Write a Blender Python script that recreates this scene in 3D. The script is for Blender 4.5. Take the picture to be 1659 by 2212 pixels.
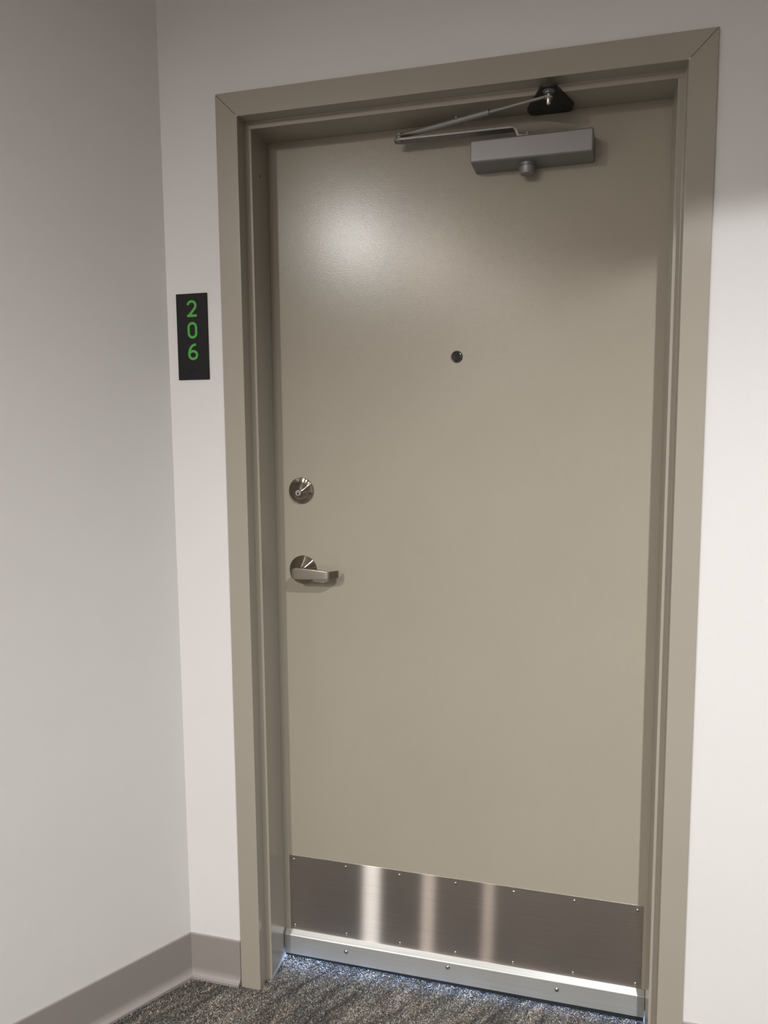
import bpy, bmesh, math, random
import numpy as np
from mathutils import Vector, Matrix

for o in list(bpy.data.objects):
    bpy.data.objects.remove(o)
scn = bpy.context.scene
C = scn.collection

# ------------------------------------------------------------------ camera
F_PX = 1628.977
cam_d = bpy.data.cameras.new('camera')
cam_d.sensor_fit = 'VERTICAL'
cam_d.sensor_height = 36.0
cam_d.lens = F_PX / 2212.0 * 36.0
cam_d.clip_start = 0.02
cam = bpy.data.objects.new('camera', cam_d)
C.objects.link(cam)
cam.location = (0.7958, -1.5750, 1.3585)
cam.rotation_mode = 'XYZ'
cam.rotation_euler = (1.4633, 0.0078, 0.2610)
scn.camera = cam

# ------------------------------------------------------------------ world and lights
CEIL = 2.52
world = bpy.data.worlds.new('world')
world.use_nodes = True
scn.world = world
wb = world.node_tree.nodes['Background']
wb.inputs[0].default_value = (0.50, 0.62, 0.85, 1)
wb.inputs[1].default_value = 0.25

WARM = (1.0, 0.925, 0.84)
def lamp_area(name, loc, size, power, col=WARM, rot=(0, 0, 0), size_y=None):
    d = bpy.data.lights.new(name, 'AREA')
    d.shape = 'DISK' if size_y is None else 'RECTANGLE'
    d.size = size
    if size_y is not None:
        d.size_y = size_y
    d.energy = power
    d.color = col
    o = bpy.data.objects.new(name, d)
    o.location = loc
    o.rotation_euler = rot
    C.objects.link(o)
    return o
def lamp_spot(name, loc, power, cone, blend, radius, col=WARM):
    d = bpy.data.lights.new(name, 'SPOT')
    d.energy = power
    d.color = col
    d.spot_size = math.radians(cone)
    d.spot_blend = blend
    d.shadow_soft_size = radius
    o = bpy.data.objects.new(name, d)
    o.location = loc
    C.objects.link(o)
    return o

# ceiling downlights of the corridor (positions recovered from cast shadows and reflections)
DOWN = [(1.30, -1.50, 'deep'), (-0.56, -2.58, 'flat'), (-0.26, -3.27, 'flat'), (0.07, -4.55, 'flat')]
E_POW, B_POW, C_POW, D_POW, S_POW = 400.0, 68.0, 34.0, 34.0, 2900.0
E_COL, B_COL, C_COL = (0.985, 0.99, 0.975), (1.0, 0.985, 0.955), (1.0, 0.88, 0.79)
key = lamp_spot('downlight_lamp', (1.30, -1.50, CEIL - 0.03), E_POW, 165.0, 0.05, 0.03, E_COL)
# hand-shaped spread, like a wall-washer: output falls off away from the door wall
key.data.use_nodes = True
knt = key.data.node_tree
kem = knt.nodes['Emission']
ktc = knt.nodes.new('ShaderNodeTexCoord')
kse = knt.nodes.new('ShaderNodeSeparateXYZ')
kat = knt.nodes.new('ShaderNodeMath'); kat.operation = 'ARCTAN2'      # azimuth, 0 = straight at the wall
kab = knt.nodes.new('ShaderNodeMath'); kab.operation = 'ABSOLUTE'
kmr = knt.nodes.new('ShaderNodeMapRange'); kmr.interpolation_type = 'SMOOTHSTEP'
for i_, v_ in ((1, math.radians(12)), (2, math.radians(70)), (3, 1.0), (4, 0.50)):
    kmr.inputs[i_].default_value = v_
knt.links.new(ktc.outputs['Normal'], kse.inputs[0])
knt.links.new(kse.outputs['X'], kat.inputs[0])
knt.links.new(kse.outputs['Y'], kat.inputs[1])
knt.links.new(kat.outputs[0], kab.inputs[0])
knt.links.new(kab.outputs[0], kmr.inputs[0])
kza = knt.nodes.new('ShaderNodeMath'); kza.operation = 'ABSOLUTE'
kpw = knt.nodes.new('ShaderNodeMath'); kpw.operation = 'POWER'         # cosine-power downlight distribution
kpw.inputs[1].default_value = 2.4
kmu = knt.nodes.new('ShaderNodeMath'); kmu.operation = 'MULTIPLY'
knt.links.new(kse.outputs['Z'], kza.inputs[0])
knt.links.new(kza.outputs[0], kpw.inputs[0])
knt.links.new(kpw.outputs[0], kmu.inputs[0])
knt.links.new(kmr.outputs[0], kmu.inputs[1])
# hand-shaped cut-off: crisp straight ahead, softer to the sides
kw_ = knt.nodes.new('ShaderNodeMapRange')
for i_, v_ in ((1, math.radians(14)), (2, math.radians(54)), (3, 0.016), (4, 0.27)):
    kw_.inputs[i_].default_value = v_
klo = knt.nodes.new('ShaderNodeMath'); klo.operation = 'SUBTRACT'; klo.inputs[0].default_value = 0.430
khi = knt.nodes.new('ShaderNodeMath'); khi.operation = 'ADD'; khi.inputs[0].default_value = 0.430
kcut = knt.nodes.new('ShaderNodeMapRange'); kcut.interpolation_type = 'SMOOTHSTEP'
kfin = knt.nodes.new('ShaderNodeMath'); kfin.operation = 'MULTIPLY'
knt.links.new(kab.outputs[0], kw_.inputs[0])
knt.links.new(kw_.outputs[0], klo.inputs[1])
knt.links.new(kw_.outputs[0], khi.inputs[1])
knt.links.new(kza.outputs[0], kcut.inputs[0])
knt.links.new(klo.outputs[0], kcut.inputs[1])
knt.links.new(khi.outputs[0], kcut.inputs[2])
knt.links.new(kmu.outputs[0], kfin.inputs[0])
knt.links.new(kcut.outputs[0], kfin.inputs[1])
knt.links.new(kfin.outputs[0], kem.inputs['Strength'])
lamp_area('downlight_lamp', (-0.56, -2.58, CEIL - 0.012), 0.13, B_POW, B_COL).data.spread = math.radians(169)
lamp_area('downlight_lamp', (-0.26, -3.27, CEIL - 0.012), 0.105, C_POW, C_COL)
lamp_area('downlight_lamp', (0.07, -4.55, CEIL - 0.012), 0.105, D_POW, C_COL)
# daylight in the flat behind the door, leaking out under it
lamp_area('flat_daylight', (-0.15, 2.30, 0.32), 1.2, S_POW, (0.36, 0.56, 1.0),
          (math.radians(90), 0, math.radians(180)), 0.6)

scn.view_settings.view_transform = 'Standard'
scn.view_settings.look = 'None'
scn.view_settings.gamma = 1.0
scn.view_settings.use_curve_mapping = False
scn.view_settings.exposure = 0.0

# ------------------------------------------------------------------ dimensions (metres)
A = 0.0508                      # frame face width
OW, OH = 1.016, 2.0883          # frame outer width / height
ST = 0.0141                     # stop height
DR, DD = 0.0396, 0.1285         # depth of stop face, depth of door face
WY = 0.0055                     # wall face
XL = -0.1378                    # wall corner
WA = 0.5451                     # splay of the left wall
HB = 0.1127                     # top of vinyl base
SOF = OH - A - ST
WD = Vector((-math.sin(WA), -math.cos(WA), 0))     # along left wall, towards the viewer
WN = Vector((math.cos(WA), -math.sin(WA), 0))      # left wall normal, into the corridor

# ------------------------------------------------------------------ materials
def srgb(r, g, b):
    f = lambda c: (c / 255 / 12.92) if c / 255 <= 0.04045 else ((c / 255 + 0.055) / 1.055) ** 2.4
    return (f(r), f(g), f(b), 1)

def new_mat(name):
    m = bpy.data.materials.new(name)
    m.use_nodes = True
    nt = m.node_tree
    return m, nt, nt.nodes['Principled BSDF']

def paint(name, col, rough, bump_scale=0, bump=0.0, var=0.03, metal=0.0, spec=0.5, coat=0.0, coat_rough=0.1):
    m, nt, b = new_mat(name)
    tc = nt.nodes.new('ShaderNodeTexCoord')
    n = nt.nodes.new('ShaderNodeTexNoise')
    n.inputs['Scale'].default_value = 3.0
    n.inputs['Detail'].default_value = 3.0
    nt.links.new(tc.outputs['Object'], n.inputs['Vector'])
    r = nt.nodes.new('ShaderNodeValToRGB')
    r.color_ramp.elements[0].position = 0.3
    r.color_ramp.elements[1].position = 0.7
    r.color_ramp.elements[0].color = (*[c * (1 - var) for c in col[:3]], 1)
    r.color_ramp.elements[1].color = (*[min(1, c * (1 + var)) for c in col[:3]], 1)
    nt.links.new(n.outputs['Fac'], r.inputs['Fac'])
    nt.links.new(r.outputs['Color'], b.inputs['Base Color'])
    b.inputs['Roughness'].default_value = rough
    b.inputs['Metallic'].default_value = metal
    b.inputs['Specular IOR Level'].default_value = spec
    b.inputs['Coat Weight'].default_value = coat
    b.inputs['Coat Roughness'].default_value = coat_rough
    if bump:
        n2 = nt.nodes.new('ShaderNodeTexNoise')
        n2.inputs['Scale'].default_value = bump_scale
        n2.inputs['Detail'].default_value = 2.0
        nt.links.new(tc.outputs['Object'], n2.inputs['Vector'])
        bp = nt.nodes.new('ShaderNodeBump')
        bp.inputs['Strength'].default_value = bump
        bp.inputs['Distance'].default_value = 0.001
        nt.links.new(n2.outputs['Fac'], bp.inputs['Height'])
        nt.links.new(bp.outputs['Normal'], b.inputs['Normal'])
    return m

def brushed(name, col, rough, aniso, tangent=None, radial=False, grain=(1, 1, 400), amount=0.1, share=1.0, rough2=0.3):
    """metal with fine one-way brushing: glossy lobe narrow along the brush, wide across it"""
    m = bpy.data.materials.new(name)
    m.use_nodes = True
    nt = m.node_tree
    nt.nodes.remove(nt.nodes['Principled BSDF'])
    out = nt.nodes['Material Output']
    g = nt.nodes.new('ShaderNodeBsdfAnisotropic')
    g.inputs['Roughness'].default_value = rough
    g.inputs['Anisotropy'].default_value = aniso
    if radial:
        t = nt.nodes.new('ShaderNodeTangent')
        t.direction_type = 'RADIAL'
        t.axis = 'Y'
        nt.links.new(t.outputs[0], g.inputs['Tangent'])
    else:
        t = nt.nodes.new('ShaderNodeCombineXYZ')
        for k in range(3):
            t.inputs[k].default_value = tangent[k]
        nt.links.new(t.outputs[0], g.inputs['Tangent'])
    tc = nt.nodes.new('ShaderNodeTexCoord')
    mp = nt.nodes.new('ShaderNodeMapping')
    mp.inputs['Scale'].default_value = grain
    nt.links.new(tc.outputs['Object'], mp.inputs['Vector'])
    n = nt.nodes.new('ShaderNodeTexNoise')
    n.inputs['Scale'].default_value = 2.0
    n.inputs['Detail'].default_value = 4.0
    nt.links.new(mp.outputs[0], n.inputs['Vector'])
    r = nt.nodes.new('ShaderNodeValToRGB')
    r.color_ramp.elements[0].position = 0.3
    r.color_ramp.elements[1].position = 0.7
    r.color_ramp.elements[0].color = (*[c * (1 - amount) for c in col[:3]], 1)
    r.color_ramp.elements[1].color = (*[min(1, c * (1 + amount)) for c in col[:3]], 1)
    nt.links.new(n.outputs['Fac'], r.inputs['Fac'])
    nt.links.new(r.outputs['Color'], g.inputs['Color'])
    if share < 1.0:
        g2 = nt.nodes.new('ShaderNodeBsdfAnisotropic')
        g2.inputs['Roughness'].default_value = rough2
        nt.links.new(r.outputs['Color'], g2.inputs['Color'])
        mx = nt.nodes.new('ShaderNodeMixShader')
        mx.inputs[0].default_value = share
        nt.links.new(g2.outputs[0], mx.inputs[1])
        nt.links.new(g.outputs[0], mx.inputs[2])
        nt.links.new(mx.outputs[0], out.inputs['Surface'])
    else:
        nt.links.new(g.outputs[0], out.inputs['Surface'])
    return m

M = {}
M['wall'] = paint('wall_paint', (0.712, 0.698, 0.696), 0.75, 900, 0.18, 0.01, spec=0.25)
M['ceiling'] = paint('ceiling_paint', (0.75, 0.73, 0.71), 0.9, 300, 0.2, 0.01, spec=0.2)
M['frame'] = paint('frame_enamel', (0.355, 0.325, 0.275), 0.24, 260, 0.035, 0.015)
M['door'] = paint('door_enamel', (0.365, 0.335, 0.275), 0.215, 430, 0.12, 0.02, spec=0.42)
M['base'] = paint('vinyl_base', (0.29, 0.262, 0.252), 0.45, 500, 0.05, 0.02, spec=0.35)
M['gap'] = paint('gap_dark', (0.015, 0.013, 0.012), 0.8)
M['rubber'] = paint('black_rubber', (0.012, 0.012, 0.012), 0.6)
M['sign'] = paint('sign_black', (0.007, 0.007, 0.008), 0.5, 1500, 0.25, 0.1, spec=0.2)
M['green'] = paint('sign_green', (0.07, 0.37, 0.055), 0.5, 1500, 0.1, 0.02, spec=0.3)
M['closer'] = paint('closer_silver_paint', (0.265, 0.265, 0.265), 0.42, 1400, 0.10, 0.03, metal=0.45)
M['closer_arm'] = paint('closer_arm_paint', (0.27, 0.265, 0.255), 0.42, 1400, 0.08, 0.03, metal=0.45)
M['bracket'] = paint('bracket_black', (0.018, 0.018, 0.017), 0.5, 900, 0.08, 0.05)
M['screw_black'] = paint('screw_black_oxide', (0.05, 0.05, 0.05), 0.4, 0, 0, 0.05, metal=0.5)
M['bolt'] = paint('bolt_zinc', (0.62, 0.61, 0.58), 0.25, 0, 0, 0.05, metal=1.0)
M['screw'] = paint('screw_steel', (0.60, 0.58, 0.55), 0.22, 0, 0, 0.05, metal=1.0)
M['steel'] = brushed('brushed_steel', (0.60, 0.555, 0.52), 0.19, 0.92, (1, 0, 0), grain=(4, 4, 500), amount=0.10, share=0.2, rough2=0.36)
M['sweep'] = brushed('mill_aluminium', (0.52, 0.535, 0.53), 0.48, 0.4, (1, 0, 0), grain=(2, 2, 300), amount=0.06)
M['nickel'] = brushed('satin_nickel_turned', (0.42, 0.375, 0.315), 0.16, 0.75, radial=True, grain=(60, 60, 60), amount=0.06)
M['lever'] = brushed('satin_nickel_brushed', (0.34, 0.31, 0.26), 0.30, 0.5, (1, 0, 0), grain=(6, 60, 300), amount=0.08)
M['keyface'] = paint('key_cylinder_face', (0.40, 0.395, 0.38), 0.36, 0, 0, 0.05, metal=0.8)
M['chrome'] = paint('dark_chrome', (0.20, 0.195, 0.185), 0.16, 0, 0, 0.04, metal=1.0)
M['white_trim'] = paint('white_trim', (0.8, 0.8, 0.78), 0.5)

m, nt, b = new_mat('peephole_glass')
b.inputs['Base Color'].default_value = (0.95, 0.97, 0.97, 1)
b.inputs['Roughness'].default_value = 0.02
b.inputs['Transmission Weight'].default_value = 1.0
b.inputs['IOR'].default_value = 1.55
M['glass'] = m
m, nt, b = new_mat('downlight_lens')
b.inputs['Base Color'].default_value = (0.9, 0.9, 0.88, 1)
b.inputs['Emission Color'].default_value = (*WARM, 1)
b.inputs['Emission Strength'].default_value = 6.0
M['lens'] = m

# carpet: per-tuft yarn colour on the pile, streaky noise on the backing
m, nt, b = new_mat('carpet_yarn')
at = nt.nodes.new('ShaderNodeAttribute')
at.attribute_name = 'yarn'
nt.links.new(at.outputs['Color'], b.inputs['Base Color'])
b.inputs['Roughness'].default_value = 0.85
b.inputs['Specular IOR Level'].default_value = 0.25
b.inputs['Sheen Weight'].default_value = 0.15
M['yarn'] = m
m, nt, b = new_mat('carpet_backing')
tc = nt.nodes.new('ShaderNodeTexCoord')
mp = nt.nodes.new('ShaderNodeMapping')
mp.inputs['Rotation'].default_value = (0, 0, WA)
mp.inputs['Scale'].default_value = (90, 9, 1)
nt.links.new(tc.outputs['Object'], mp.inputs['Vector'])
n = nt.nodes.new('ShaderNodeTexNoise')
n.inputs['Scale'].default_value = 1.0
n.inputs['Detail'].default_value = 6.0
nt.links.new(mp.outputs[0], n.inputs['Vector'])
r = nt.nodes.new('ShaderNodeValToRGB')
r.color_ramp.elements[0].position = 0.3
r.color_ramp.elements[0].color = (0.035, 0.036, 0.037, 1)
r.color_ramp.elements[1].position = 0.75
r.color_ramp.elements[1].color = (0.17, 0.15, 0.13, 1)
nt.links.new(n.outputs['Fac'], r.inputs['Fac'])
nt.links.new(r.outputs['Color'], b.inputs['Base Color'])
b.inputs['Roughness'].default_value = 0.95
M['carpet'] = m

# ------------------------------------------------------------------ helpers
WORLD_LOC = {}
WN_MESH = {}
def link(name, me, mat, parent=None, origin=(0, 0, 0), kind=None, label=None, cat=None, group=None):
    """link a mesh whose vertices are in world space as an object with the given world origin"""
    og = Vector(origin)
    me.transform(Matrix.Translation(-og))
    if mat is not None:
        me.materials.append(mat)
    o = bpy.data.objects.new(name, me)
    C.objects.link(o)
    WORLD_LOC[o] = og
    if parent is not None:
        o.parent = parent
        o.location = og - WORLD_LOC[parent]
    else:
        o.location = og
    if WN_MESH.get(me.name):
        md = o.modifiers.new('weighted_normal', 'WEIGHTED_NORMAL')
        md.keep_sharp = True
        md.weight = 100
    tag(o, kind, label, cat, group)
    return o

def flat_weighted(me):
    WN_MESH[me.name] = True
    return me

def tag(o, kind=None, label=None, cat=None, group=None):
    if kind: o['kind'] = kind
    if label: o['label'] = label
    if cat: o['category'] = cat
    if group: o['group'] = group
    return o

def empty(name, loc, **kw):
    o = bpy.data.objects.new(name, None)
    o.empty_display_size = 0.05
    C.objects.link(o)
    o.location = loc
    WORLD_LOC[o] = Vector(loc)
    return tag(o, **kw)

def dup(o, loc, name=None):
    """copy of a part at another world position, sharing the mesh"""
    c = o.copy()
    C.objects.link(c)
    c.location = Vector(loc) - (WORLD_LOC[o.parent] if o.parent else Vector((0, 0, 0)))
    WORLD_LOC[c] = Vector(loc)
    return c

def mesh(verts, faces, smooth=False, angle=None):
    me = bpy.data.meshes.new('mesh')
    me.from_pydata([tuple(v) for v in verts], [], faces)
    bm = bmesh.new()
    bm.from_mesh(me)
    bmesh.ops.remove_doubles(bm, verts=bm.verts, dist=1e-6)
    bmesh.ops.recalc_face_normals(bm, faces=bm.faces)
    bm.to_mesh(me)
    bm.free()
    if smooth:
        me.shade_smooth()
        if angle:
            me.set_sharp_from_angle(angle=math.radians(angle))
    return me

def from_bm(bm, smooth=False, angle=None):
    bmesh.ops.recalc_face_normals(bm, faces=bm.faces)
    me = bpy.data.meshes.new('mesh')
    bm.to_mesh(me)
    bm.free()
    if smooth:
        me.shade_smooth()
        if angle:
            me.set_sharp_from_angle(angle=math.radians(angle))
    return me

def bm_box(bm, x0, x1, y0, y1, z0, z1):
    vs = [bm.verts.new(p) for p in ((x0, y0, z0), (x1, y0, z0), (x1, y1, z0), (x0, y1, z0),
                                    (x0, y0, z1), (x1, y0, z1), (x1, y1, z1), (x0, y1, z1))]
    for f in ((0, 3, 2, 1), (4, 5, 6, 7), (0, 1, 5, 4), (1, 2, 6, 5), (2, 3, 7, 6), (3, 0, 4, 7)):
        bm.faces.new([vs[i] for i in f])
    return vs

def box(x0, x1, y0, y1, z0, z1, bevel=0.0, seg=2):
    bm = bmesh.new()
    bm_box(bm, x0, x1, y0, y1, z0, z1)
    if bevel:
        bmesh.ops.bevel(bm, geom=bm.edges[:], offset=bevel, segments=seg, profile=0.5, affect='EDGES')
    return flat_weighted(from_bm(bm, bool(bevel), 60 if bevel else None))

def lathe_y(cx, y, cz, prof, n=64, shift=None, cap=True):
    """lathe about the axis pointing out of the door (-Y); prof = [(radius, distance out of the door)]"""
    vs, fs = [], []
    for (r, d) in prof:
        sx, sz = (shift(d) if shift else (0, 0))
        for k in range(n):
            t = 2 * math.pi * k / n
            vs.append((cx + sx + r * math.cos(t), y - d, cz + sz + r * math.sin(t)))
    for i in range(len(prof) - 1):
        for k in range(n):
            a, b_ = i * n + k, i * n + (k + 1) % n
            fs.append((a, b_, b_ + n, a + n))
    if cap:
        fs.append(tuple(range((len(prof) - 1) * n, len(prof) * n)))
    return mesh(vs, fs, True, 28)

def lathe_z(cx, cy, prof, n=40):
    vs, fs = [], []
    for (r, z) in prof:
        for k in range(n):
            t = 2 * math.pi * k / n
            vs.append((cx + r * math.cos(t), cy + r * math.sin(t), z))
    for i in range(len(prof) - 1):
        for k in range(n):
            a, b_ = i * n + k, i * n + (k + 1) % n
            fs.append((a, b_, b_ + n, a + n))
    fs.append(tuple(range(n)))
    fs.append(tuple(range((len(prof) - 1) * n, len(prof) * n)))
    return mesh(vs, fs, True, 30)

def prism_xy(poly, z0, z1, bevel=0.0):
    bm = bmesh.new()
    lo = [bm.verts.new((x, y, z0)) for x, y in poly]
    hi = [bm.verts.new((x, y, z1)) for x, y in poly]
    n = len(poly)
    bm.faces.new(lo); bm.faces.new(hi)
    for k in range(n):
        bm.faces.new((lo[k], lo[(k + 1) % n], hi[(k + 1) % n], hi[k]))
    if bevel:
        es = [e for e in bm.edges if abs(e.verts[0].co.z - e.verts[1].co.z) < 1e-7]
        bmesh.ops.bevel(bm, geom=es, offset=bevel, segments=2, profile=0.5, affect='EDGES')
    return flat_weighted(from_bm(bm, True, 50))

def prism_xz(poly, y0, y1, bevel=0.0):
    bm = bmesh.new()
    lo = [bm.verts.new((x, y0, z)) for x, z in poly]
    hi = [bm.verts.new((x, y1, z)) for x, z in poly]
    n = len(poly)
    bm.faces.new(lo); bm.faces.new(hi)
    for k in range(n):
        bm.faces.new((lo[k], lo[(k + 1) % n], hi[(k + 1) % n], hi[k]))
    if bevel:
        es = [e for e in bm.edges if abs(e.verts[0].co.y - e.verts[1].co.y) < 1e-7]
        bmesh.ops.bevel(bm, geom=es, offset=bevel, segments=2, profile=0.5, affect='EDGES')
    return flat_weighted(from_bm(bm, True, 50))

def round_poly(poly, radii, seg=6):
    """round the corners of a 2-D polygon"""
    out = []
    n = len(poly)
    for i, p in enumerate(poly):
        r = radii[i] if isinstance(radii, (list, tuple)) else radii
        p = Vector(p); a = Vector(poly[i - 1]); b_ = Vector(poly[(i + 1) % n])
        u = (a - p).normalized(); v = (b_ - p).normalized()
        ang = u.angle(v)
        if r <= 0:
            out.append(tuple(p)); continue
        t = r / math.tan(ang / 2)
        p0, p1 = p + u * t, p + v * t
        c = p + (u + v).normalized() * (r / math.sin(ang / 2))
        a0 = math.atan2(*(p0 - c).yx); a1 = math.atan2(*(p1 - c).yx)
        d = (a1 - a0 + math.pi) % (2 * math.pi) - math.pi
        for k in range(seg + 1):
            t_ = a0 + d * k / seg
            out.append((c.x + r * math.cos(t_), c.y + r * math.sin(t_)))
    return out

def tube(path, radius, n=16, flat=None):
    """tube along a 3-D polyline; radius a number or one (horizontal, vertical) pair per point"""
    vs, fs = [], []
    P = [Vector(p) for p in path]
    for i, p in enumerate(P):
        t = (P[min(i + 1, len(P) - 1)] - P[max(i - 1, 0)]).normalized()
        h = t.cross(Vector((0, 0, 1))).normalized()
        v = h.cross(t).normalized()
        rh, rv = radius[i] if isinstance(radius, list) else (radius, radius)
        for k in range(n):
            a = 2 * math.pi * k / n
            vs.append(p + h * rh * math.cos(a) + v * rv * math.sin(a))
    for i in range(len(P) - 1):
        for k in range(n):
            a, b_ = i * n + k, i * n + (k + 1) % n
            fs.append((a, b_, b_ + n, a + n))
    fs.append(tuple(range(n)))
    fs.append(tuple(range((len(P) - 1) * n, len(P) * n)))
    return mesh(vs, fs, True, 40)

# ------------------------------------------------------------------ room shell
Y_FRONT = -5.6
X_RIGHT = 4.4
L_LEFT = (WY - Y_FRONT) / math.cos(WA)
P0 = Vector((XL, WY, 0))
P1 = P0 + WD * L_LEFT
TH = 0.185                                        # wall thickness

bm = bmesh.new()                                  # the wall with the door opening
bm_box(bm, XL - 0.25, 0.003, WY, WY + TH, -0.02, CEIL + 0.02)
bm_box(bm, OW - 0.003, X_RIGHT + 0.15, WY, WY + TH, -0.02, CEIL + 0.02)
bm_box(bm, 0.003, OW - 0.003, WY, WY + TH, OH - 0.003, CEIL + 0.02)
link('wall_back', from_bm(bm), M['wall'], kind='structure', label='off-white painted wall around the taupe door frame')

vs = [P0, P1, P1 - WN * 0.12, P0 - WN * 0.12]
bm = bmesh.new()
lo = [bm.verts.new((v.x, v.y, -0.02)) for v in vs]
hi = [bm.verts.new((v.x, v.y, CEIL + 0.02)) for v in vs]
bm.faces.new(lo); bm.faces.new(hi)
for k in range(4):
    bm.faces.new((lo[k], lo[(k + 1) % 4], hi[(k + 1) % 4], hi[k]))
link('wall_left', from_bm(bm), M['wall'], kind='structure', label='off-white painted wall running off to the left of the sign')
link('wall_right', box(X_RIGHT, X_RIGHT + 0.12, Y_FRONT - 0.12, WY, -0.02, CEIL + 0.02), M['wall'], kind='structure')
link('wall_front', box(P1.x - 0.3, X_RIGHT, Y_FRONT - 0.12, Y_FRONT, -0.02, CEIL + 0.02), M['wall'], kind='structure')
floor = link('floor', box(P1.x - 0.3, X_RIGHT + 0.1, Y_FRONT - 0.1, 2.6, -0.06, -0.005), M['carpet'], kind='structure',
             label='charcoal and taupe streaked loop carpet')
ceiling = link('ceiling', box(P1.x - 0.3, X_RIGHT + 0.1, Y_FRONT - 0.1, 2.6, CEIL, CEIL + 0.08), M['ceiling'], kind='structure')
# shell of the flat behind the door
bm = bmesh.new()
bm_box(bm, -1.25, -1.15, WY + TH, 2.5, -0.02, CEIL)
bm_box(bm, 2.15, 2.25, WY + TH, 2.5, -0.02, CEIL)
bm_box(bm, -1.25, 2.25, 2.5, 2.6, -0.02, CEIL)
bm_box(bm, -1.25, XL - 0.2, WY + 0.1, WY + TH, -0.02, CEIL)
link('wall_behind_door', from_bm(bm), M['wall'], kind='structure')

# recessed downlights: trim ring with a frosted lens
for i, (x, y, k) in enumerate(DOWN):
    prof = [(0.085, CEIL), (0.085, CEIL - 0.004), (0.078, CEIL - 0.006), (0.068, CEIL - 0.006), (0.064, CEIL - 0.001)]
    ring = link('downlight', lathe_z(x, y, prof, 48), M['white_trim'], ceiling, (x, y, CEIL))
    link('lens', lathe_z(x, y, [(0.064, CEIL - 0.003), (0.064, CEIL - 0.0065), (0.05, CEIL - 0.0075)], 48), M['lens'], ring, (x, y, CEIL))

# ------------------------------------------------------------------ vinyl cove base
def cove_profile():
    """(distance from wall, height)"""
    p = [(0.0, HB), (0.0012, HB), (0.0026, HB - 0.0012), (0.0032, HB - 0.004), (0.0032, 0.024)]
    for k in range(1, 9):
        t = math.pi / 2 * k / 8
        p.append((0.0032 + 0.0105 * (1 - math.cos(t)), 0.024 - 0.019 * math.sin(t)))
    p += [(0.0148, 0.0035), (0.0148, -0.003), (0.0, -0.003)]
    return p
def base_run(stations):
    """stations: list of functions d -> point on plan"""
    pr = cove_profile()
    n = len(pr)
    vs, fs = [], []
    for st in stations:
        for d, z in pr:
            q = st(d)
            vs.append((q.x, q.y, z))
    for i in range(len(stations) - 1):
        for k in range(n):
            a, b_ = i * n + k, i * n + (k + 1) % n
            fs.append((a, b_, b_ + n, a + n))
    fs.append(tuple(range(n)))
    fs.append(tuple(range((len(stations) - 1) * n, len(stations) * n)))
    return flat_weighted(mesh(vs, fs, True, 50))
# inside corner: offset lines of the two walls meet on the bisector, eased by a small bend
NB = Vector((0, -1, 0))
bis = (NB + WN).normalized()
kb = 1 / bis.dot(NB)
def corner(d): return P0 + bis * (d * kb)
def back_at(x): return lambda d: Vector((x, WY - d, 0))
def left_at(s): return lambda d: P0 + WD * s + WN * d
link('baseboard_back', base_run([corner, lambda d: Vector((max(XL + 0.03, corner(d).x + 0.004), WY - d, 0)), back_at(-0.004), lambda d: Vector((-0.0025 - d * 0.12, WY - d, 0))]),
     M['base'], kind='structure', label='short taupe-grey vinyl cove base between wall corner and door frame')
link('baseboard_left', base_run([corner, left_at(0.03), left_at(L_LEFT)]), M['base'], kind='structure',
     label='long taupe-grey vinyl cove base along the left wall')
link('baseboard_right', base_run([back_at(OW + 0.002), back_at(X_RIGHT)]), M['base'], kind='structure',
     label='taupe-grey vinyl cove base right of the door frame')

# ------------------------------------------------------------------ hollow-metal door frame
def arc(cx, cy, r, a0, a1, n=5):
    return [(cx + r * math.cos(math.radians(a0 + (a1 - a0) * k / n)), cy + r * math.sin(math.radians(a0 + (a1 - a0) * k / n))) for k in range(n + 1)]
R1, R2 = 0.0013, 0.0018
# profile in (u = distance inwards from the outer edge, y = depth)
face = [(0.0, 0.030), (0.0, R1)] + arc(R1, R1, R1, 180, 270) + arc(A - R1, R1, R1, 270, 360) + [(A, DR + 0.002)]
stop = [(A, DR - R2)] + arc(A + R2, DR - R2, R2, 180, 90) + arc(A + ST - R1, DR + R1, R1, -90, 0) + [(A + ST, DD - 0.0005), (A + ST - 0.0004, DD), (A - 0.0005, DD), (A - 0.0005, 0.188), (0.002, 0.188)]
GAP = 0.0007
def strip(pts_a, pts_b):
    n = len(pts_a)
    return pts_a + pts_b, [(k, k + 1, n + k + 1, n + k) for k in range(n - 1)]
def jamb_mesh(mirror):
    X = (lambda u: OW - u) if mirror else (lambda u: u)
    va, vb = [], []
    for u, y in face:
        va.append((X(u), y, -0.006)); vb.append((X(u), y, OH - min(u, A) - (GAP if u < A - 1e-6 else 0)))
    v1, f1 = strip(va, vb)
    va, vb = [], []
    for u, y in stop:
        top = OH - A - ST - 0.0003 if y < DR + R1 + 1e-4 else OH - max(u, A) - 0.0003
        va.append((X(u), y, -0.006)); vb.append((X(u), y, top))
    v2, f2 = strip(va, vb)
    n = len(v1)
    return flat_weighted(mesh(v1 + v2, f1 + [tuple(i + n for i in f) for f in f2], True, 50))
def header_mesh():
    va, vb = [], []
    for u, y in face:
        e = min(u, A) + (GAP if u < A - 1e-6 else 0)
        va.append((e, y, OH - u)); vb.append((OW - e, y, OH - u))
    v1, f1 = strip(va, vb)
    va, vb = [], []
    for u, y in stop:
        e = A + 0.0002 if y < DR + R1 + 1e-4 else max(u, A)
        va.append((e, y, OH - u)); vb.append((OW - e, y, OH - u))
    v2, f2 = strip(va, vb)
    n = len(v1)
    return flat_weighted(mesh(v1 + v2, f1 + [tuple(i + n for i in f) for f in f2], True, 50))
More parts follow.
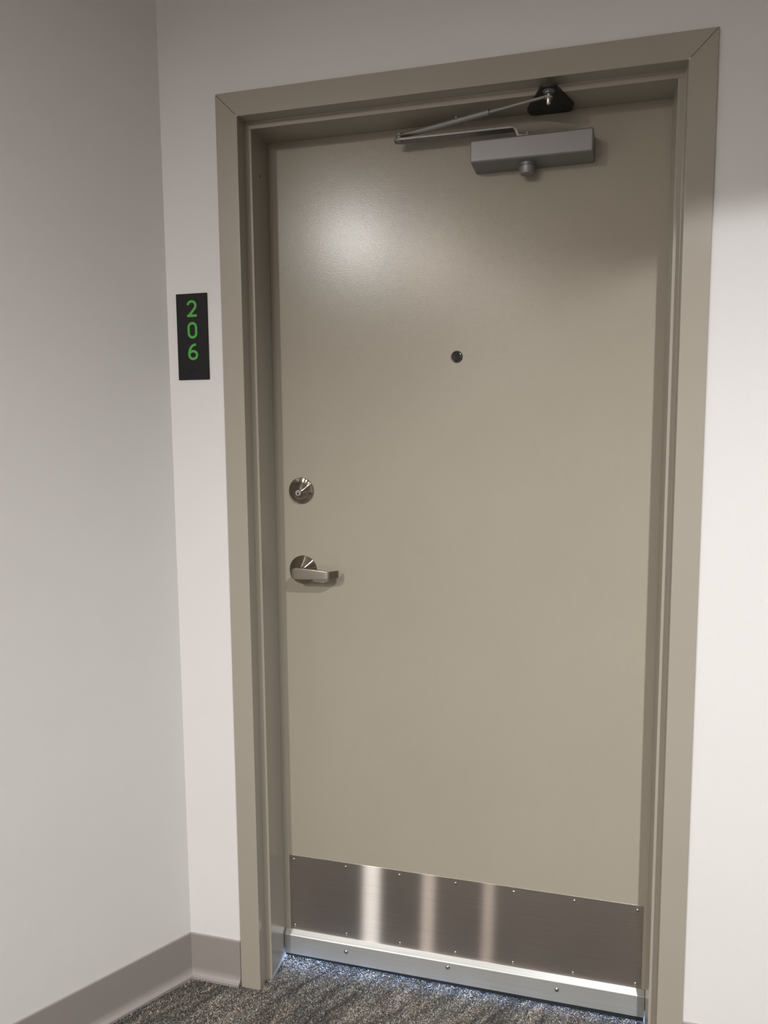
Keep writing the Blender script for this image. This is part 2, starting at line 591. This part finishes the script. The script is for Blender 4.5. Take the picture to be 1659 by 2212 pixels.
frame = empty('trim_1', (OW / 2, 0.06, 0), kind='structure', label='taupe painted steel door frame with mitred corners')
link('jamb', jamb_mesh(False), M['frame'], frame, (0.03, 0.06, 0))
link('jamb', jamb_mesh(True), M['frame'], frame, (OW - 0.03, 0.06, 0))
link('header', header_mesh(), M['frame'], frame, (OW / 2, 0.06, OH))
# dark hollow behind the mitre joints
for sx in (0, 1):
    bm = bmesh.new()
    q = [(0.0035, OH - 0.0015), (0.0015, OH - 0.0035), (A - 0.0045, OH - A + 0.0025), (A - 0.0025, OH - A + 0.0045)]
    X = (lambda u: OW - u) if sx else (lambda u: u)
    lo = [bm.verts.new((X(x), 0.0009, z)) for x, z in q]
    hi = [bm.verts.new((X(x), 0.0016, z)) for x, z in q]
    bm.faces.new(lo); bm.faces.new(hi)
    for k in range(4):
        bm.faces.new((lo[k], lo[(k + 1) % 4], hi[(k + 1) % 4], hi[k]))
    link('mitre_joint', from_bm(bm), M['gap'], frame, (X(0.025), 0.001, OH - 0.025))
# black strips added to block light leaking through the gap between stop and door
g0, g1 = A + 0.003, A + ST - 0.0016
for nm, bxs in (('gap_light_block', (g0, g1, DD, DD + 0.0029, 0.03, SOF)), ('gap_light_block', (OW - g1, OW - g0, DD, DD + 0.0029, 0.03, SOF)), ('gap_light_block', (g0, OW - g0, DD, DD + 0.0029, SOF + 0.0016, SOF + ST - 0.003))):
    link(nm, box(*bxs), M['gap'], frame, ((bxs[0] + bxs[1]) / 2, DD, bxs[4]))
# small punched hole high on the latch-side soffit
link('screw_hole', mesh(*(lambda c, r, n: ([(A + ST + 0.0003, c[0] + r * math.cos(2 * math.pi * k / n), c[1] + 1.5 * r * math.sin(2 * math.pi * k / n)) for k in range(n)]
     + [(A + ST - 0.001, c[0] + r * math.cos(2 * math.pi * k / n), c[1] + 1.5 * r * math.sin(2 * math.pi * k / n)) for k in range(n)],
     [tuple(range(n))] + [(k, (k + 1) % n, n + (k + 1) % n, n + k) for k in range(n)]))((0.0833, 1.937), 0.0018, 10)), M['gap'], frame, (A + ST, 0.0833, 1.937))

# ------------------------------------------------------------------ door leaf
DF = DD + 0.0030                                   # door face plane
DZ0 = 0.021
door = link('door_1', box(A + 0.002, OW - A - 0.002, DF, DF + 0.0445, DZ0, OH - A - 0.003, 0.0012), M['door'], None, (OW / 2, DF, DZ0),
            kind='structure', label='closed taupe painted flush door with steel kick plate')

# kick plate
KX0, KX1, KZ0, KZ1 = 0.0800, 0.9430, 0.0735, 0.2778
kick = link('kick_plate', box(KX0, KX1, DF - 0.0014, DF + 0.0002, KZ0, KZ1, 0.0004, 1), M['steel'], door, ((KX0 + KX1) / 2, DF, KZ0),
            label='brushed stainless steel kick plate')
def screw_mesh(x, y, z, r, h):
    prof = [(r * 0.5, -0.0005)] + [(r * math.cos(t), h * math.sin(t)) for t in [0, .3, .6, .9, 1.2, 1.45]]
    return lathe_y(x, y, z, prof, 16)
s0 = None
for row, zz in ((0, KZ1 - 0.0115), (1, KZ0 + 0.0125)):
    for k in range(7):
        x = KX0 + 0.0117 + (KX1 - KX0 - 0.0245) * k / 6
        loc = (x, DF - 0.0014, zz)
        if s0 is None:
            s0 = link('screw', screw_mesh(*loc, 0.0037, 0.0024), M['screw'], kick, loc)
        else:
            dup(s0, loc)

# door sweep: aluminium housing with a sloped top, stepped lower edge and rubber seal
SX0, SX1 = 0.0675, 0.9498
SD = 0.0150
pr = [(0.0, 0.0745), (-0.002, 0.0748)] + [(-SD + 0.004 - 0.004 * math.sin(t), 0.0640 + 0.0042 * math.cos(t)) for t in (0.15, 0.5, 0.85, 1.2, 1.5)] + \
     [(-SD, 0.0190), (-SD + 0.0012, 0.0182), (-SD + 0.0012, 0.0145), (0.0, 0.0145)]
vs, fs = [], []
for x in (SX0, SX1):
    vs += [(x, DF + y, z) for y, z in pr]
n = len(pr)
fs = [(k, (k + 1) % n, n + (k + 1) % n, n + k) for k in range(n)] + [tuple(range(n)), tuple(range(n, 2 * n))]
sweep = link('door_sweep', flat_weighted(mesh(vs, fs, True, 35)), M['sweep'], door, ((SX0 + SX1) / 2, DF, 0.0145), label='satin aluminium door sweep along the bottom edge')
s1 = None
for x, z in ((0.234, 0.0465), (0.4945, 0.0535), (0.7545, 0.0462)):
    loc = (x, DF - SD, z)
    if s1 is None:
        s1 = link('screw', screw_mesh(*loc, 0.0056, 0.0034), M['screw'], sweep, loc)
    else:
        dup(s1, loc)
# seal hangs a little lower towards the hinge side
q = [(SX0 + 0.001, 0.0150), (SX1 - 0.001, 0.0150), (SX1 - 0.001, 0.0028), (0.62, 0.0044), (SX0 + 0.001, 0.0080)]
link('seal', prism_xz(q, DF - SD + 0.003, DF - 0.003), M['rubber'], sweep, ((SX0 + SX1) / 2, DF - 0.006, 0.004), label='black rubber seal strip')

# deadbolt: stepped conical collar with a key cylinder
DX, DZ = 0.1325, 1.2163
sh = lambda d: (0.0, -0.0045 * max(0, d - 0.004) / 0.018)
bolt = link('deadbolt', lathe_y(DX, DF, DZ, [(0.0300, 0), (0.0312, 0.0008), (0.0312, 0.0034), (0.0304, 0.0050), (0.0292, 0.0056), (0.0280, 0.0058), (0.0222, 0.0088), (0.0212, 0.0098), (0.0206, 0.0108), (0.0098, 0.0220), (0.0088, 0.0226)], 96, sh),
            M['nickel'], door, (DX, DF, DZ), label='satin nickel deadbolt collar')
cz = DZ - 0.0045
link('bezel', lathe_y(DX, DF - 0.0218, cz, [(0.0094, 0), (0.0094, 0.0016), (0.0080, 0.0016)], 48), M['gap'], bolt, (DX, DF - 0.022, cz))
link('key_cylinder', lathe_y(DX, DF - 0.0218, cz, [(0.0078, 0), (0.0078, 0.0018), (0.0072, 0.0023)], 48), M['keyface'], bolt, (DX, DF - 0.024, cz), label='pale key cylinder face')
kw = [(-0.0007, 0.0022), (0.0007, 0.0022), (0.0009, 0.0002), (0.0019, -0.0012), (0.0016, -0.0030), (0.0009, -0.0058), (-0.0012, -0.0058), (-0.0018, -0.0028), (-0.0020, -0.0012), (-0.0009, 0.0002)]
link('keyway', prism_xz([(DX + x, cz + z + 0.0005) for x, z in kw], DF - 0.02435, DF - 0.0238), M['rubber'], bolt, (DX, DF - 0.024, cz), label='dark key slot')

# lever handle
LX, LZ = 0.1335, 1.0222
handle = link('lever_handle', lathe_y(LX, DF, LZ, [(0.0342, 0), (0.0350, 0.0006), (0.0350, 0.0028), (0.0340, 0.0040), (0.0135, 0.0165), (0.0128, 0.0172)], 96), M['nickel'], door, (LX, DF, LZ),
              label='satin nickel lever handle with conical rose')
link('hub', lathe_y(LX, DF, LZ, [(0.0126, 0.0165), (0.0126, 0.0215), (0.0120, 0.0222), (0.0100, 0.0224), (0.0100, 0.0235), (0.0112, 0.0240), (0.0112, 0.0370)], 64), M['nickel'], handle, (LX, DF - 0.02, LZ))
# lever: a flat blade that tapers away from the hub, its end bent back to the door
LD = 0.0465                                        # front plane of the blade
def lever_mesh():
    st = [  # x, z_low, z_high, front depth, thickness
        (0.1184, 1.0165, 1.0235, LD - 0.0022, 0.0080),
        (0.1190, 1.0128, 1.0272, LD - 0.0012, 0.0092),
        (0.1204, 1.0100, 1.0300, LD - 0.0004, 0.0100),
        (0.1228, 1.0080, 1.0320, LD - 0.0001, 0.0104),
        (0.1262, 1.0067, 1.0332, LD, 0.0105),
        (0.1310, 1.0062, 1.0335, LD, 0.0105),
        (0.1500, 1.0066, 1.0326, LD, 0.0100),
        (0.1800, 1.0074, 1.0304, LD, 0.0082),
        (0.2040, 1.0086, 1.0280, LD, 0.0066),
        (0.2110, 1.0090, 1.0276, LD - 0.0004, 0.0064),
        (0.2140, 1.0091, 1.0275, LD - 0.0016, 0.0064),
        (0.2170, 1.0092, 1.0275, LD - 0.0040, 0.0066),
        (0.2240, 1.0095, 1.0274, LD - 0.0120, 0.0080),
        (0.2300, 1.0102, 1.0272, LD - 0.0190, 0.0090),
    ]
    vs, fs = [], []
    c = 0.0013
    for x, z0, z1, d, t in st:
        yf, yb = DF - d, DF - d + t
        cc = min(c, t * .3, (z1 - z0) * .3)
        ring = [(yf, z0 + cc), (yf + cc * .3, z0 + cc * .3), (yf + cc, z0), (yb, z0), (yb, z1), (yf + cc, z1), (yf + cc * .3, z1 - cc * .3), (yf, z1 - cc)]
        vs += [(x, y, z) for y, z in ring]
    n = 8
    for i in range(len(st) - 1):
        for k in range(n):
            a, b_ = i * n + k, i * n + (k + 1) % n
            fs.append((a, b_, b_ + n, a + n))
    fs.append(tuple(range(n)))
    fs.append(tuple(range((len(st) - 1) * n, len(st) * n)))
    return flat_weighted(mesh(vs, fs, True, 40))
link('lever', lever_mesh(), M['lever'], handle, (LX, DF - LD, LZ))

# door viewer
PX, PZ = 0.5108, 1.5222
peep = link('peephole', lathe_y(PX, DF, PZ, [(0.0128, 0), (0.0133, 0.0006), (0.0131, 0.0018), (0.0108, 0.0034), (0.0102, 0.0036), (0.0098, 0.0034), (0.0096, 0.0012), (0.0090, 0.0004)], 64, cap=False), M['chrome'], door, (PX, DF, PZ),
            label='small dark chrome door viewer')
link('lens_ring', lathe_y(PX, DF, PZ, [(0.0102, 0.0034), (0.0101, 0.0040), (0.0098, 0.0042), (0.0096, 0.0040), (0.0095, 0.0030)], 64, cap=False), M['screw'], peep, (PX, DF, PZ), label='thin bright ring around the lens')
link('barrel', lathe_y(PX, DF, PZ, [(0.0097, 0.0001), (0.0097, 0.0008), (0.0066, 0.0009), (0.0064, 0.0012), (0.0058, 0.0012), (0.0056, 0.0003), (0.0040, 0.0002)], 48), M['bracket'], peep, (PX, DF, PZ))
link('lens', lathe_y(PX, DF, PZ, [(0.0040, 0.0014), (0.0093, 0.0014), (0.0093, 0.0022), (0.0084, 0.0030), (0.0068, 0.0038), (0.0046, 0.0045), (0.0022, 0.0049), (0.0008, 0.0050)], 48), M['glass'], peep, (PX, DF, PZ))

# ------------------------------------------------------------------ door closer
closer = empty('door_closer', (0.6745, DF, 1.912), label='dark silver hydraulic door closer with folded arm at top of door', cat='door closer')
def closer_body():
    bm = bmesh.new()
    vf = bm_box(bm, 0, 1, 0, 1, 0, 1)
    co = {  # (x, z) at front (y=0) and back (y=1)
        (0, 0): (0.5475, 1.9165, 0.5515, 1.9110), (1, 0): (0.7975, 1.9170, 0.8010, 1.9120),
        (0, 1): (0.5475, 1.9612, 0.5515, 1.9640), (1, 1): (0.7975, 1.9630, 0.8010, 1.9650)}
    for v in bm.verts:
        xf, zf, xb, zb = co[(round(v.co.x), round(v.co.z))]
        v.co = (xf, DF - 0.0605, zf) if v.co.y < 0.5 else (xb, DF - 0.0002, zb)
    es = [e for e in bm.edges if not all(v.co.y > DF - 0.001 for v in e.verts)]
    bmesh.ops.bevel(bm, geom=es, offset=0.0042, segments=4, profile=0.5, affect='EDGES')
    return flat_weighted(from_bm(bm, True, 50))
link('cover', closer_body(), M['closer'], closer, (0.6745, DF, 1.912))
CX, CY = 0.6640, DF - 0.034
VY = DF - 0.027
link('valve_cap', lathe_z(CX, VY, [(0.0172, 1.9160), (0.0172, 1.9098), (0.0150, 1.9094), (0.0150, 1.9078), (0.0172, 1.9074), (0.0174, 1.9052), (0.0142, 1.8938), (0.0132, 1.8930)], 48), M['closer'], closer, (CX, VY, 1.90))
# pinion stud with the hub of the main arm
link('pinion', lathe_z(CX, CY, [(0.0140, 1.9610), (0.0140, 1.9675), (0.0128, 1.9690), (0.0052, 1.9692), (0.0052, 1.9745), (0.0042, 1.9755)], 32), M['closer_arm'], closer, (CX, CY, 1.965))
# main arm: flat bar cranked up from the pinion, running out to the elbow
def main_arm():
    st = [  # x, z_top, half width at y
        (0.6560, 1.9690, 0.0125), (0.6500, 1.9690, 0.0125), (0.6475, 1.9705, 0.0125), (0.6420, 1.9830, 0.0125), (0.6395, 1.9860, 0.0125), (0.6350, 1.9878, 0.0125),
        (0.6280, 1.9880, 0.0125), (0.5000, 1.9880, 0.0125), (0.3960, 1.9880, 0.0125), (0.3870, 1.9880, 0.0118), (0.3815, 1.9880, 0.0090), (0.3785, 1.9880, 0.0045)]
    vs, fs = [], []
    T = 0.0060
    for i, (x, z, w) in enumerate(st):
        xs = 0.0035 if 1 < i < 5 else 0.0
        yc = CY - 0.0015
        c = 0.0009
        for y, zz in ((yc - w, z - c), (yc - w + c, z), (yc + w - c, z), (yc + w, z - c), (yc + w, z - T + c), (yc + w - c, z - T), (yc - w + c, z - T), (yc - w, z - T + c)):
            vs.append((x - (xs if zz < z - T / 2 else 0), y, zz))
    n = 8
    for i in range(len(st) - 1):
        for k in range(n):
            a, b_ = i * n + k, i * n + (k + 1) % n
            fs.append((a, b_, b_ + n, a + n))
    fs.append(tuple(range(n)))
    fs.append(tuple(range((len(st) - 1) * n, len(st) * n)))
    return flat_weighted(mesh(vs, fs, True, 50))
link('main_arm', main_arm(), M['closer_arm'], closer, (0.52, CY, 1.985))
# elbow joint
EL = Vector((0.3900, CY - 0.003, 1.9935))
link('elbow_pin', lathe_z(EL.x, EL.y, [(0.0070, 1.9805), (0.0070, 1.9990), (0.0062, 2.0000)], 24), M['closer_arm'], closer, tuple(EL), label='pin joining the two arms')
# forearm: tube flattened at the elbow, sliding over a thin rod
BR = Vector((0.7105, 0.0145, 2.0085))
dv = BR - EL
def fa(t): return EL + dv * t
link('forearm', tube([fa(-0.022), fa(-0.012), fa(0.03), fa(0.07), fa(0.13), fa(0.2), fa(0.40), fa(0.625)],
                     [(0.0045, 0.0018), (0.0085, 0.0022), (0.0090, 0.0024), (0.0085, 0.0034), (0.0064, 0.0054), (0.0060, 0.0058), (0.0060, 0.0058), (0.0060, 0.0058)], 20), M['closer_arm'], closer, tuple(EL))
link('forearm_rod', tube([fa(0.55), fa(0.80), fa(0.965), fa(1.0)], [(0.0032, 0.0032), (0.0032, 0.0032), (0.0036, 0.0030), (0.0060, 0.0026)], 16), M['closer_arm'], closer, tuple(fa(0.8)))
st_ = fa(0.405)
link('set_screw', lathe_z(st_.x, st_.y, [(0.0030, st_.z), (0.0030, st_.z + 0.0088), (0.0022, st_.z + 0.0096)], 16), M['closer_arm'], closer, tuple(st_))
# triangular bracket screwed under the head of the frame
tri = round_poly([(0.6975, -0.0060), (0.7235, -0.0060), (0.7570, 0.0980), (0.7520, 0.1280), (0.6680, 0.1275), (0.6630, 0.0980)], [0.011, 0.011, 0.012, 0.008, 0.008, 0.012])
brk = link('bracket', prism_xy(tri, SOF - 0.0052, SOF - 0.0002, 0.0008), M['bracket'], closer, (0.710, 0.06, SOF), label='black triangular arm bracket under the frame head')
s2 = None
for x, y in ((0.674, 0.1175), (0.6855, 0.1075), (0.7365, 0.1075), (0.7465, 0.1165)):
    loc = (x, y, SOF - 0.0052)
    if s2 is None:
        s2 = link('screw', lathe_z(x, y, [(0.0042, SOF - 0.0050), (0.0042, SOF - 0.0060), (0.0030, SOF - 0.0074)], 16), M['screw_black'], brk, loc)
    else:
        dup(s2, loc)
bx, by = BR.x, BR.y
link('bracket_collar', lathe_z(bx, by, [(0.0115, SOF - 0.0050), (0.0115, SOF - 0.0068), (0.0080, SOF - 0.0072), (0.0080, SOF - 0.0105), (0.0068, SOF - 0.0110)], 32), M['closer_arm'], closer, (bx, by, SOF))
link('bolt', lathe_z(bx, by, [(0.0040, SOF - 0.0100), (0.0040, SOF - 0.0172), (0.0086, SOF - 0.0176), (0.0086, SOF - 0.0186), (0.0066, SOF - 0.0198), (0.0047, SOF - 0.0200), (0.0047, SOF - 0.0280), (0.0038, SOF - 0.0305), (0.0020, SOF - 0.0318)], 24), M['bolt'], closer, (bx, by, SOF - 0.02), label='bright zinc bolt and washer')

# ------------------------------------------------------------------ room number sign
GX0, GX1, GZ0, GZ1 = -0.1132, -0.0360, 1.4780, 1.6702
sy = WY - 0.0036
sign = empty('room_sign', ((GX0 + GX1) / 2, WY, GZ0), label='black rectangular room number plate with green digits 206 on wall', cat='sign')
link('plate', box(GX0, GX1, sy, WY - 0.0001, GZ0, GZ1, 0.0007), M['sign'], sign, ((GX0 + GX1) / 2, WY, GZ0))
def stroke_mesh(paths, cx, cz, w):
    """paths: list of (points, closed) centre lines in mm; raised strokes of width w mm"""
    bm = bmesh.new()
    for pi_, (pts, closed) in enumerate(paths):
        yo = -0.00006 * pi_
        P = [Vector(p) for p in pts]
        n = len(P)
        Lh, Rh = [], []
        for i in range(n):
            if closed:
                a, b_ = P[i - 1], P[(i + 1) % n]
            else:
                a, b_ = P[max(i - 1, 0)], P[min(i + 1, n - 1)]
            t = (b_ - a).normalized()
            nn = Vector((-t.y, t.x)) * (w / 2)
            Lh.append(P[i] + nn); Rh.append(P[i] - nn)
        def mk(q, y): return bm.verts.new((cx + q.x / 1000, y + yo, cz + q.y / 1000))
        Lf = [mk(q, sy - 0.0008) for q in Lh]; Rf = [mk(q, sy - 0.0008) for q in Rh]
        Lb = [mk(q, sy + 0.0002) for q in Lh]; Rb = [mk(q, sy + 0.0002) for q in Rh]
        for i in range(n if closed else n - 1):
            j = (i + 1) % n
            bm.faces.new((Lf[i], Lf[j], Rf[j], Rf[i]))
            bm.faces.new((Lf[i], Lb[i], Lb[j], Lf[j]))
            bm.faces.new((Rf[i], Rf[j], Rb[j], Rb[i]))
        if not closed:
            bm.faces.new((Lf[0], Rf[0], Rb[0], Lb[0])); bm.faces.new((Lf[-1], Lb[-1], Rb[-1], Rf[-1]))
    return from_bm(bm)
def ell(cx, cy, rx, ry, a0, a1, n=28, p=1.0):
    out = []
    for k in range(n + 1):
        t = math.radians(a0 + (a1 - a0) * k / n)
        c, s = math.cos(t), math.sin(t)
        out.append((cx + rx * math.copysign(abs(c) ** p, c), cy + ry * math.copysign(abs(s) ** p, s)))
    return out
SW = 5.6
two = [(ell(0, 6.6, 9.7, 9.2, 172, -28) + [(4.5, -3.0), (-7.2, -15.2), (-8.9, -17.0)], False), ([(-11.8, -15.8), (12.2, -15.8)], False)]
# zero: stadium
zero = [([*ell(0, 6.2, 9.4, 9.6, 0, 180, 20), *ell(0, -6.2, 9.4, 9.6, 180, 360, 20)], True)]
six = [(ell(0, -7.2, 9.7, 8.6, 0, 360, 40)[:-1], True),
       ([(-9.7, -7.2), (-9.7, -4.0), (-9.3, -0.5), (-8.3, 3.6), (-6.4, 7.6), (-3.8, 11.2), (-0.2, 14.2), (3.4, 15.6), (7.8, 15.8)], False)]
gx = (GX0 + GX1) / 2
for pth, off in ((two, 0.0335), (zero, 0.0817), (six, 0.1298)):
    link('digit', stroke_mesh(pth, gx + 0.0008, GZ1 - off, SW), M['green'], sign, (gx, sy, GZ1 - off), label='raised green numeral')
# braille for the number
cells = [(3, 4, 5, 6), (1, 2), (2, 4, 5), (1, 2, 4)]
pos = {1: (0, 2), 2: (0, 1), 3: (0, 0), 4: (1, 2), 5: (1, 1), 6: (1, 0)}
vs, fs = [], []
for ci, ds in enumerate(cells):
    for d in ds:
        cx_ = gx - 0.0105 + ci * 0.0062 + pos[d][0] * 0.0023
        cz_ = GZ1 - 0.1745 + pos[d][1] * 0.0023
        o0 = len(vs)
        for (rr, h) in ((0.0008, -0.0001), (0.0006, 0.0004), (0.0002, 0.0006)):
            for k in range(8):
                t = 2 * math.pi * k / 8
                vs.append((cx_ + rr * math.cos(t), sy - h, cz_ + rr * math.sin(t)))
        for i in range(2):
            for k in range(8):
                a, b_ = o0 + i * 8 + k, o0 + i * 8 + (k + 1) % 8
                fs.append((a, b_, b_ + 8, a + 8))
        fs.append(tuple(range(o0 + 16, o0 + 24)))
link('braille', mesh(vs, fs, True), M['sign'], sign, (gx, sy, GZ1 - 0.1725), label='tiny raised black braille dots')

# ------------------------------------------------------------------ loop-pile carpet near the door
rng = np.random.default_rng(7)
pa, pc = 0.0033, 0.0022
d2 = np.array([WD.x, WD.y]); n2 = np.array([WN.x, WN.y])
S, T = np.meshgrid(np.arange(-1.6, 2.2, pa), np.arange(-1.6, 2.2, pc), indexing='ij')
S = S.ravel(); T = T.ravel()
S = S + rng.uniform(-.5, .5, S.size) * pa; T = T + rng.uniform(-.4, .4, T.size) * pc
base2 = np.array([XL, WY])
P = base2 + S[:, None] * d2 + T[:, None] * n2
x, y = P[:, 0], P[:, 1]
inside = (T > 0.012) & (x > -1.0) & (x < 1.35) & (y > -0.78)
corr = y < WY - 0.012
gapz = (x > A - 0.001) & (x < OW - A + 0.001) & (y < DR - 0.001)
thr = (x > A + ST + 0.001) & (x < OW - A - ST - 0.001) & (y < 0.22)
jl = (x > -0.004) & (x < OW + 0.004) & (y > -0.004) & ~gapz & ~thr
keep = inside & (corr | gapz | thr) & ~jl
P = P[keep]; S = S[keep]; T = T[keep]
N = len(P)
# streaks: smooth random field, long along the corridor and narrow across it
def field(s, t, ls, lt, seed):
    r = np.random.default_rng(seed)
    gs, gt = int(5 / ls) + 4, int(5 / lt) + 4
    g = r.random((gs, gt))
    a = (s + 2) / ls; b_ = (t + 2) / lt
    i = np.floor(a).astype(int); j = np.floor(b_).astype(int)
    fa_, fb = a - i, b_ - j
    fa_ = fa_ * fa_ * (3 - 2 * fa_); fb = fb * fb * (3 - 2 * fb)
    return (g[i, j] * (1 - fa_) + g[i + 1, j] * fa_) * (1 - fb) + (g[i, j + 1] * (1 - fa_) + g[i + 1, j + 1] * fa_) * fb
f = 0.5 * field(S, T, 0.10, 0.014, 1) + 0.3 * field(S, T, 0.035, 0.006, 2) + 0.2 * field(S, T, 0.3, 0.06, 3)
h = field(S, T, 0.12, 0.02, 4)
v = np.clip((f - 0.5) * 1.15 + 0.47 + rng.normal(0, 0.27, N), 0, 1)
pal = np.array([[0.026, 0.027, 0.027], [0.080, 0.078, 0.075], [0.175, 0.165, 0.150], [0.38, 0.365, 0.335]])
vi = v * 2.999
i0 = vi.astype(int); w = (vi - i0)[:, None]
col = pal[i0] * (1 - w) + pal[np.minimum(i0 + 1, 3)] * w
tint = np.where(h[:, None] > 0.55, np.array([1.06, 0.985, 0.93]), np.array([0.985, 1.0, 1.0]))
col = col * tint * np.array([1.07, 1.03, 0.98])
ang = rng.normal(0, 0.75, N)
ca, sa = np.cos(ang), np.sin(ang)
dirs = ca[:, None] * d2 + sa[:, None] * n2
per = np.stack([-dirs[:, 1], dirs[:, 0]], 1)
hl = rng.uniform(0.0016, 0.0034, N); hw = rng.uniform(0.0007, 0.0013, N); hh = rng.uniform(0.0014, 0.0028, N)
zc = rng.uniform(-0.0055, -0.0012, N); tilt = rng.normal(0, 0.0012, N)
V = np.zeros((N, 6, 3))
V[:, 0, :2] = P + dirs * hl[:, None]; V[:, 0, 2] = zc + tilt - 0.0012
V[:, 1, :2] = P - dirs * hl[:, None]; V[:, 1, 2] = zc - tilt - 0.0012
V[:, 2, :2] = P + per * hw[:, None]; V[:, 2, 2] = zc
V[:, 3, :2] = P - per * hw[:, None]; V[:, 3, 2] = zc
V[:, 4, :2] = P; V[:, 4, 2] = zc + hh
V[:, 5, :2] = P; V[:, 5, 2] = zc - 0.002
tri = np.array([[0, 2, 4], [2, 1, 4], [1, 3, 4], [3, 0, 4], [2, 0, 5], [1, 2, 5], [3, 1, 5], [0, 3, 5]])[:4]
Fc = (np.arange(N)[:, None, None] * 6 + tri[None]).reshape(-1, 3)
me = bpy.data.meshes.new('carpet_pile')
me.vertices.add(N * 6)
me.vertices.foreach_set('co', V.ravel())
me.loops.add(len(Fc) * 3)
me.loops.foreach_set('vertex_index', Fc.ravel().astype(np.int32))
me.polygons.add(len(Fc))
me.polygons.foreach_set('loop_start', np.arange(0, len(Fc) * 3, 3, dtype=np.int32))
me.polygons.foreach_set('loop_total', np.full(len(Fc), 3, dtype=np.int32))
me.update(calc_edges=True)
ca_ = me.color_attributes.new('yarn', 'FLOAT_COLOR', 'POINT')
cc = np.ones((N, 6, 4)); cc[:, :, :3] = col[:, None, :]
ca_.data.foreach_set('color', cc.ravel())
me.shade_smooth()
link('carpet_pile', me, M['yarn'], floor, (0, 0, 0), kind='stuff', label='charcoal, grey and taupe loop pile')
